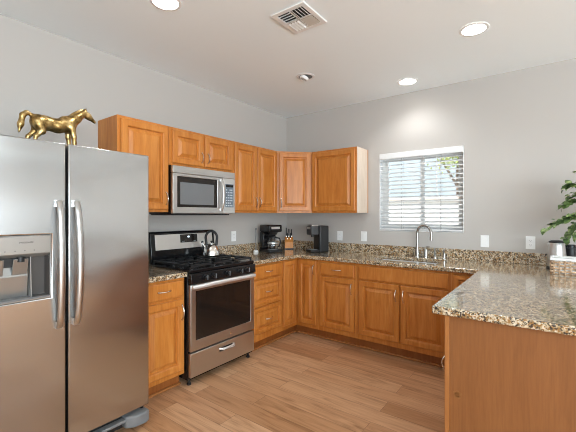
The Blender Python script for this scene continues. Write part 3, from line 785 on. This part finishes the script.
outlet(-1.013, 1.113, 'l', 'white outlet on the left wall between range and coffee maker', 'o')
outlet(.834, 1.10, 'b', 'white wall outlet right of the black pod coffee machine', 'o')
outlet(1.155, 1.105, 'b', 'white wall switch left of the window below the wall cabinet', 's')
outlet(2.418, 1.104, 'b', 'white rocker switch right of the window', 's')
outlet(2.784, 1.106, 'b', 'white wall outlet left of the steel electric kettle', 'o')

# ------------------------------------------------------------------ things on the worktop
def facing(x, y, z, ang):   # local +X turned to ang
    return Matrix.Translation((x, y, z)) @ Matrix.Rotation(ang, 4, 'Z')
# drip coffee maker
cx, cy = .205, -.585; A = math.radians(-18)
t = thing('drip_coffee_maker', (cx, cy, CZ), 'black drip coffee maker with glass carafe near the room corner', 'coffee maker')
def mk(x=cx, y=cy, a=A): b = MB(); b.M = facing(x, y, CZ+.001, a) @ Matrix.Diagonal((1, 1, 1.12, 1)); return b
obj('base', mk().box((-.11, -.095, 0), (.12, .095, .028)), M['black_matte'], t, .008)
obj('tower', mk().box((-.11, -.095, .0285), (-.035, .095, .215)), M['black'], t, .01)
obj('brew_head', mk().box((-.11, -.095, .2155), (.105, .095, .292)), M['black'], t, .012)
obj('chrome_band', mk().box((.1055, -.06, .248), (.1075, .06, .272)), M['steel_panel'], t)
obj('filter_basket', mk().lathe([(.045, .185), (.062, .215)], (.045, 0, 0), 20), M['black_matte'], t, smooth=True)
obj('hot_plate', mk().lathe([(.066, .0285), (.064, .033)], (.045, 0, 0), 24), M['mid_grey'], t, smooth=True)
t2 = thing('carafe', (cx+.043, cy-.014, CZ+.034), 'glass coffee carafe with black handle on the drip coffee maker', 'carafe')
b = mk(); b.lathe([(.058, .0345), (.067, .06), (.066, .09), (.05, .135), (.044, .15), (.042, .15), (.048, .134), (.063, .09), (.064, .06), (.055, .037)], (.045, 0, 0), 28)
obj('jug', b, M['glass'], t2, smooth=True)
obj('coffee_lid', mk().lathe([(.046, .151), (.046, .162), (.03, .170)], (.045, 0, 0), 24), M['black_matte'], t2, smooth=True)
obj('rim_band', mk().lathe([(.0675, .092), (.0675, .102), (.0655, .102), (.0655, .092)], (.045, 0, 0), 28, cap=False), M['steel_panel'], t2, smooth=True)
b = mk(); b.tube([(.09, .018, .155), (.125, .045, .15), (.135, .05, .11), (.12, .04, .065), (.106, .03, .06)], .008, 10, flat=(.006, .009, (0, 0, 1)) if False else None)
obj('handle', b, M['black_matte'], t2, smooth=True)
# rod on white base beside it
px_, py_ = .10, -.74
t = thing('rod_stand', (px_, py_, CZ), 'slim grey upright rod on small white base left of drip coffee maker', 'stand')
obj('base', MB().lathe([(.030, 0), (.030, .018), (.024, .024)], (px_, py_, CZ+.001), 20), M['plastic_white'], t, smooth=True)
obj('rod', MB().tube([(px_, py_, CZ+.024), (px_, py_, 1.17), (px_+.004, py_, 1.2)], [.005, .006, .011], 10), M['mid_grey'], t, smooth=True)
# knife block and knives
kx, ky = .165, -.165; A2 = math.radians(-52)
t = thing('knife_block', (kx, ky, CZ), 'orange wooden knife block between the two black coffee machines', 'knife block')
def mkk(): b = MB(); b.M = facing(kx, ky, CZ+.001, A2); return b
obj('block', mkk().prism([(-.06, 0), (.055, 0), (.055, .095), (-.025, .155), (-.06, .155)], -.055, .055, 'y'), M['block'], t, .003)
obj('base', mkk().box((-.062, -.058, -.0005), (.058, .058, .012)), M['black_matte'], t, .002)
kn = [(-.045, -.035, .10, 'tallest dark handled knife at the left of the knife block'), (-.045, .0, .085, 'dark handled knife at back middle of the knife block'), (-.045, .035, .08, 'dark handled knife at back right of the knife block'),
      (.015, -.022, .06, 'short dark handled knife at front left of the knife block'), (.015, .022, .06, 'short dark handled knife at front right of the knife block')]
for (lx, ly, hh, lab) in kn:
    zb = .1565 if lx < -.02 else .155-(lx+.025)*.06/.08+.0015
    p = facing(kx, ky, CZ+.001, A2) @ Vector((lx, ly, zb))
    k = thing('kitchen_knife', p, lab, 'knife', 'knives in the knife block')
    b = mkk(); b.box((lx-.006, ly-.003, zb), (lx+.006, ly+.003, zb+.014)); obj('bolster', b, M['chrome'], k)
    b = mkk(); b.tube([(lx, ly, zb+.0145), (lx+.001, ly, zb+.02+hh*.5), (lx+.004, ly, zb+.02+hh)], .008, 10, flat=(.010, .007, (1, 0, 0))); obj('handle', b, M['black_matte'], k, smooth=True)
# pod machine
qx, qy = .665, -.28; A3 = math.radians(-118)
t = thing('pod_coffee_machine', (qx, qy, CZ), 'black single serve pod coffee machine left of the wall outlet', 'coffee maker')
def mkp(): b = MB(); b.M = facing(qx, qy, CZ+.001, A3) @ Matrix.Diagonal((1, 1, 1.06, 1)); return b
obj('housing', mkp().prism([(-.13, 0), (.0, 0), (.0, .19), (-.13, .29)][:2] + [(.0, .30), (-.13, .30)], -.078, .078, 'y'), M['black_matte'], t, .014, seg=3)
obj('brew_head', mkp().box((.0005, -.066, .195), (.105, .066, .30)), M['dark_grey'], t, .016, seg=3)
obj('drip_base', mkp().box((.0005, -.066, 0), (.11, .066, .028)), M['black_matte'], t, .006)
obj('drip_grate', mkp().box((.012, -.055, .0285), (.1, .055, .032)), M['mid_grey'], t)
obj('chrome_lid', mkp().prism([(-.01, .3005), (.095, .3005), (.088, .310), (.0, .312)], -.055, .055, 'y'), M['steel_panel'], t, .003)
obj('front_badge', mkp().box((.1055, -.04, .262), (.1075, .04, .288)), M['steel_panel'], t, .002)
obj('pod_spout', mkp().cyl((.055, 0, .172), (.055, 0, .195), .018, 14), M['black_matte'], t, smooth=True)
# electric kettle
ex, ey = 2.972, -.215
t = thing('electric_kettle', (ex, ey, CZ), 'brushed steel electric kettle with black lid left of the basket', 'kettle')
obj('base', MB().lathe([(.072, 0), (.072, .012), (.064, .020)], (ex, ey, CZ+.001), 28), M['black_matte'], t, smooth=True)
obj('jug', MB().lathe([(.063, .0205), (.067, .03), (.066, .09), (.058, .17), (.053, .215), (.052, .217)], (ex, ey, CZ+.001), 32), M['steel'], t, smooth=True)
obj('lid', MB().lathe([(.055, .2175), (.055, .228), (.04, .236), (.01, .238)], (ex, ey, CZ+.001), 28), M['black_matte'], t, smooth=True)
obj('handle', MB().tube([(ex+.006, ey+.042, CZ+.225), (ex+.012, ey+.085, CZ+.225), (ex+.014, ey+.106, CZ+.19), (ex+.013, ey+.102, CZ+.11), (ex+.008, ey+.068, CZ+.06)], .012, 12), M['black_matte'], t, smooth=True)
obj('spout', MB().tube([(ex-.047, ey-.004, CZ+.18), (ex-.058, ey-.005, CZ+.213)], [.006, .011], 12), M['steel'], t, smooth=True)
# black canister
t = thing('canister', (3.065, -.10, CZ), 'narrow black canister standing right behind the electric kettle', 'canister')
obj('jar', MB().lathe([(.033, 0), (.035, .01), (.035, .17), (.033, .175)], (3.065, -.10, CZ+.001), 24), M['black_matte'], t, smooth=True)
obj('lid', MB().lathe([(.036, .1755), (.036, .195), (.03, .20)], (3.065, -.10, CZ+.001), 24), M['black'], t, smooth=True)
# basket
bx0, bx1, by0, by1, bh = 2.936, 3.30, -.545, -.33, .105
t = thing('basket', ((bx0+bx1)/2, (by0+by1)/2, CZ), 'woven straw basket with white liner at the right end of the worktop', 'basket')
mb = MB().box((bx0+.006, by0+.006, CZ+.001), (bx1-.006, by1-.006, CZ+.008))
rows, pit = 4, .034
def weave(p0, p1, nrm):
    p0 = Vector(p0); p1 = Vector(p1); d = p1-p0; n = round(d.length/pit); nv = Vector(nrm)
    for r in range(rows):
        z = CZ+.012+(r+.5)*(bh-.014)/rows
        path = []
        for i in range(n*4+1):
            q = p0+d*(i/(n*4)); off = .0065*math.cos(PI*(i/4)+PI*r)
            path.append(q+nv*off+Vector((0, 0, z)))
        mb.tube(path, .006, 6, flat=(.0074, .004, (0, 0, 1)))
    for i in range(n):
        q = p0+d*((i+.5)/n); mb.cyl(q+Vector((0, 0, CZ+.003)), q+Vector((0, 0, CZ+bh)), .005, 6)
weave((bx0, by0, 0), (bx1, by0, 0), (0, -1, 0)); weave((bx0, by1, 0), (bx0, by0, 0), (-1, 0, 0)); weave((bx1, by0, 0), (bx1, by1, 0), (1, 0, 0)); weave((bx1, by1, 0), (bx0, by1, 0), (0, 1, 0))
obj('weave', mb, M['wicker'], t, smooth=True)
mb = MB().cells([bx0-.008, bx0+.014, bx1-.014, bx1+.008], [by0-.008, by0+.014, by1-.014, by1+.008], [(1, 1)], CZ+bh+.0005, CZ+bh+.016)
mb.cells([bx0+.012, bx0+.016, bx1-.016, bx1-.012], [by0+.012, by0+.016, by1-.016, by1-.012], [(1, 1)], CZ+.009, CZ+bh)
mb.box((bx0+.016, by0+.016, CZ+bh-.03), (bx1-.016, by1-.016, CZ+bh-.024))
obj('liner', mb, M['cloth'], t, .005)
# plant to the right of the basket, leaning into view
gx, gy = 3.385, -.42
t = thing('potted_plant', (gx, gy, CZ), 'leafy green trailing plant leaning in from right edge above the basket', 'plant')
obj('pot', MB().lathe([(.045, 0), (.052, .01), (.060, .12), (.063, .128), (.058, .128), (.052, .11), (.002, .108)], (gx, gy, CZ+.001), 28), M['black_matte'], t, smooth=True)
def bez(p, n=16):
    out = []
    for i in range(n+1):
        s = i/n; q = [Vector(v) for v in p]
        while len(q) > 1: q = [q[k].lerp(q[k+1], s) for k in range(len(q)-1)]
        out.append(q[0])
    return out
root = Vector((gx, gy, CZ+.11))
branches = [[root, (3.33, -.42, 1.32), (3.20, -.42, 1.44), (3.05, -.44, 1.36), (2.905, -.42, 1.245)],
            [root, (3.36, -.42, 1.35), (3.24, -.41, 1.56), (3.12, -.40, 1.62), (3.035, -.40, 1.575)],
            [root, (3.36, -.40, 1.35), (3.24, -.40, 1.47), (3.12, -.41, 1.49), (3.02, -.40, 1.435)],
            [root, (3.34, -.38, 1.25), (3.24, -.39, 1.40), (3.10, -.36, 1.36), (3.035, -.33, 1.17)],
            [root, (3.40, -.40, 1.35), (3.36, -.40, 1.55), (3.25, -.36, 1.70), (3.12, -.34, 1.68)],
            [root, (3.40, -.45, 1.3), (3.42, -.50, 1.5), (3.38, -.52, 1.62), (3.22, -.52, 1.55)],
            [root, (3.42, -.38, 1.3), (3.50, -.34, 1.5), (3.58, -.32, 1.6), (3.66, -.30, 1.5)],
            [root, (3.38, -.36, 1.3), (3.30, -.30, 1.45), (3.20, -.27, 1.5), (3.11, -.28, 1.36)],
            [root, (3.36, -.42, 1.30), (3.27, -.43, 1.48), (3.17, -.43, 1.55), (3.07, -.42, 1.50)],
            [root, (3.35, -.41, 1.28), (3.24, -.43, 1.38), (3.13, -.44, 1.40), (3.02, -.43, 1.32)],
            [root, (3.36, -.44, 1.28), (3.26, -.47, 1.36), (3.18, -.48, 1.34), (3.10, -.47, 1.22)]]
mb = MB(); lf = MB()
def leaf(p, d, up, L_, W_):
    d = Vector(d).normalized(); s = d.cross(Vector(up)).normalized(); n = s.cross(d)
    V = []
    for a, wv, h in ((0, 0, 0), (.25, .8, .05), (.5, 1, .06), (.78, .6, -.02), (1, 0, -.14)):
        c = p+d*(a*L_)+n*(h*L_)
        V += [c-s*(wv*W_)+n*(.18*wv*W_), c, c+s*(wv*W_)+n*(.18*wv*W_)]
    F = []
    for i in range(4):
        for k in range(2): F.append((i*3+k, i*3+k+1, i*3+k+4, i*3+k+3))
    lf.add(V, F)
for bi, p in enumerate(branches):
    pts = bez(p); mb.tube(pts, [.0045-.003*i/len(pts) for i in range(len(pts))], 6)
    for i in range(5, len(pts)):
        for s in (-1, 1):
            for q in range(3):
                tang = (pts[i]-pts[i-1]).normalized()
                side = tang.cross(Vector((0, 0, 1))).normalized()*s
                dirv = tang*random.uniform(.3, 1.0)+side*random.uniform(.2, 1.0)+Vector((0, 0, random.uniform(-.5, .5)))
                leaf(pts[i]+Vector((random.uniform(-.006, .006),)*3), dirv, (random.uniform(-.3, .3), random.uniform(-.9, .1), 1), random.uniform(.045, .078), random.uniform(.015, .025))
obj('stems', mb, M['stem'], t, smooth=True)
obj('leaves', lf, M['leaf'], t, smooth=True)

# kettle on the range
kx, ky, kz = .255, -1.562, gz+.001
t = thing('stovetop_kettle', (kx, ky, kz), 'polished steel whistling kettle with black loop handle on the range', 'kettle')
obj('vessel', MB().lathe([(.076, 0), (.085, .008), (.083, .035), (.069, .075), (.048, .105), (.034, .113)], (kx, ky, kz), 32), M['chrome'], t, smooth=True)
ld = obj('lid', MB().lathe([(.034, .1135), (.033, .119), (.012, .125)], (kx, ky, kz), 24), M['chrome'], t, smooth=True)
obj('lid_knob', MB().lathe([(.006, .1255), (.006, .131), (.012, .137), (.009, .145), (.002, .147)], (kx, ky, kz), 16), M['black_matte'], ld, smooth=True)
dd = Vector((.60, .80, 0)).normalized()*-1; dd = Vector((-.15, -.99, 0)).normalized()
pts = []
for i in range(17):
    a = math.radians(-12+204*i/16); pts.append(Vector((kx, ky, kz+.165)) + Vector((.80, .60, 0))*(.056*math.cos(a)) + Vector((0, 0, .066*math.sin(a)+.01)))
pts = [Vector((kx, ky, kz))+Vector((.80, .60, 0))*.048+Vector((0, 0, .104))]+pts+[Vector((kx, ky, kz))-Vector((.80, .60, 0))*.048+Vector((0, 0, .104))]
obj('handle', MB().tube(pts, .0125, 12), M['black_matte'], t, smooth=True)
s0 = Vector((kx, ky, kz)) - Vector((.80, .60, 0))*.058
sp = obj('spout', MB().tube([s0+Vector((0, 0, .07)), s0-Vector((.8, .6, 0))*.018+Vector((0, 0, .10)), s0-Vector((.8, .6, 0))*.028+Vector((0, 0, .125))], [.018, .014, .011], 14), M['chrome'], t, smooth=True)
obj('whistle', MB().cyl(s0-Vector((.8, .6, 0))*.029+Vector((0, 0, .1265)), s0-Vector((.8, .6, 0))*.034+Vector((0, 0, .142)), .0125, 14), M['black_matte'], sp, smooth=True)

# ------------------------------------------------------------------ gilded horse on the refrigerator
hx = .56; hz = FT+.0012
hs = thing('horse_statue', (hx, -3.03, FT), 'antique gold standing horse statue on top of the refrigerator', 'statue')
import numpy as np
caps = []          # tapered rods (y, x, z as offsets in the statue's own frame); the body is their smooth union
def rod(p, q, ra, rb, k=1.0): caps.append((np.array(p, float), np.array(q, float), ra, rb))
def Y(y, z, x=0): return (x, y+3.03, z-FT)
# trunk
rod(Y(-3.120, 1.905), Y(-3.085, 1.902), .041, .041); rod(Y(-3.085, 1.902), Y(-3.02, 1.897), .041, .041); rod(Y(-3.02, 1.897), Y(-2.962, 1.915), .042, .043)
rod(Y(-2.985, 1.935), Y(-2.955, 1.945), .028, .028)                                  # withers
for s in (-1, 1): rod(Y(-3.124, 1.900, s*.016), Y(-3.116, 1.872, s*.020), .031, .026)   # haunches
# neck, head
rod(Y(-2.955, 1.925), Y(-2.915, 1.965), .038, .028); rod(Y(-2.915, 1.965), Y(-2.875, 2.006), .028, .019)
rod(Y(-2.870, 2.008), Y(-2.846, 1.996), .019, .0185); rod(Y(-2.846, 1.996), Y(-2.806, 1.964), .0165, .0095)
rod(Y(-2.852, 1.986), Y(-2.838, 1.980), .012, .010)                                   # jaw
for s in (-1, 1):
    rod(Y(-2.866, 2.022, s*.009), Y(-2.861, 2.044, s*.011), .0060, .0022)
    dz = -.006*s; dy = .012*s
    rod(Y(-3.122, 1.880, s*.022), Y(-3.118+dy, 1.846, s*.024), .026, .017); rod(Y(-3.118+dy, 1.846, s*.024), Y(-3.150+dy, 1.814, s*.024), .016, .0105)
    rod(Y(-3.150+dy, 1.814, s*.024), Y(-3.156+dy, 1.776, s*.024), .0105, .0085); rod(Y(-3.156+dy, 1.776, s*.024), Y(-3.150+dy, 1.7605, s*.024), .0085, .0125)
    rod(Y(-2.952, 1.895, s*.022), Y(-2.946+dy*.6, 1.842, s*.023), .024, .0145); rod(Y(-2.946+dy*.6, 1.842, s*.023), Y(-2.942+dy*.6, 1.806, s*.023), .0125, .0105)
    rod(Y(-2.942+dy*.6, 1.806, s*.023), Y(-2.942+dy*.6, 1.776, s*.023), .0095, .0085); rod(Y(-2.942+dy*.6, 1.776, s*.023), Y(-2.936+dy*.6, 1.7605, s*.023), .0085, .0125)
# tail
for p, q, ra, rb in ((Y(-3.148, 1.933), Y(-3.176, 1.944), .010, .010), (Y(-3.176, 1.944), Y(-3.194, 1.925), .011, .014), (Y(-3.194, 1.925), Y(-3.204, 1.872), .014, .015), (Y(-3.204, 1.872), Y(-3.212, 1.826), .015, .005)): rod(p, q, ra, rb)
vx = .0042
lo = np.array([-.062, -.205, -.004]); dims = (30, 106, 76)
G = np.stack(np.meshgrid(*[np.arange(n) for n in dims], indexing='ij'), -1)*vx+lo
acc = np.zeros(dims); K = 240.0
for p, q, ra, rb in caps:
    d = q-p; tt = np.clip(((G-p)@d)/(d@d), 0, 1)
    sd = np.linalg.norm(G-p-tt[..., None]*d, axis=-1)-(ra+(rb-ra)*tt)
    acc += np.exp(-K*np.clip(sd, -.06, .2))
F = -np.log(acc+1e-12)/K
F = np.maximum(F, lo[2]+.0042-G[..., 2])     # flat soles
neg = F < 0
vid = {}; HV = []; HF = []
corner = [(i, j, k) for i in (0, 1) for j in (0, 1) for k in (0, 1)]
edges = [(a_, b_) for a_ in range(8) for b_ in range(a_+1, 8) if sum(abs(corner[a_][t_]-corner[b_][t_]) for t_ in range(3)) == 1]
cnt = sum(neg[i:dims[0]-1+i, j:dims[1]-1+j, k:dims[2]-1+k].astype(int) for i, j, k in corner)
for i, j, k in np.argwhere((cnt > 0) & (cnt < 8)):
    pts_ = []
    for a_, b_ in edges:
        A_ = (i+corner[a_][0], j+corner[a_][1], k+corner[a_][2]); B_ = (i+corner[b_][0], j+corner[b_][1], k+corner[b_][2])
        if neg[A_] != neg[B_]:
            f_ = F[A_]/(F[A_]-F[B_]); pts_.append(G[A_]+(G[B_]-G[A_])*f_)
    vid[(i, j, k)] = len(HV); HV.append(np.mean(pts_, axis=0))
for ax in range(3):
    u_, v_ = [t_ for t_ in range(3) if t_ != ax]
    sh = [slice(None)]*3; sh[ax] = slice(0, -1); sg = [slice(None)]*3; sg[ax] = slice(1, None)
    for c_ in np.argwhere(neg[tuple(sh)] != neg[tuple(sg)]):
        quad = []
        for du, dv in ((0, 0), (-1, 0), (-1, -1), (0, -1)):
            e_ = c_.copy(); e_[u_] += du; e_[v_] += dv; quad.append(vid.get(tuple(e_)))
        if None not in quad: HF.append(tuple(quad))
bm = bmesh.new(); bv = [bm.verts.new(v_) for v_ in HV]; bm.verts.ensure_lookup_table()
for f_ in HF:
    try: bm.faces.new([bv[t_] for t_ in f_])
    except ValueError: pass
bmesh.ops.recalc_face_normals(bm, faces=bm.faces)
for _ in range(2): bmesh.ops.smooth_vert(bm, verts=bm.verts, factor=.4, use_axis_x=True, use_axis_y=True, use_axis_z=True)
lowest = min(v_.co.z for v_ in bm.verts)
bmesh.ops.translate(bm, verts=bm.verts, vec=(0, 0, .0006-lowest))
me = bpy.data.meshes.new('horse_body'); bm.to_mesh(me); bm.free()
for p_ in me.polygons: p_.use_smooth = True
me.materials.append(M['gold'])
ho = bpy.data.objects.new('body', me); C.objects.link(ho); ho.parent = hs
# mane: a ridge along the crest
mb = MB()
cr = [(-2.958, 1.966), (-2.940, 1.980), (-2.922, 1.994), (-2.903, 2.008), (-2.886, 2.020), (-2.870, 2.027)]
mb.tube([(hx, y, z) for y, z in cr], [.006, .009, .010, .010, .009, .005], 8)
for i, (y, z) in enumerate(cr[:-1]):
    for s in (-1, 1): mb.tube([(hx, y, z+.002), (hx+s*.014, y+.004, z-.012), (hx+s*.017, y+.002, z-.030)], [.006, .006, .002], 6)
obj('mane', mb, M['gold'], hs, smooth=True)
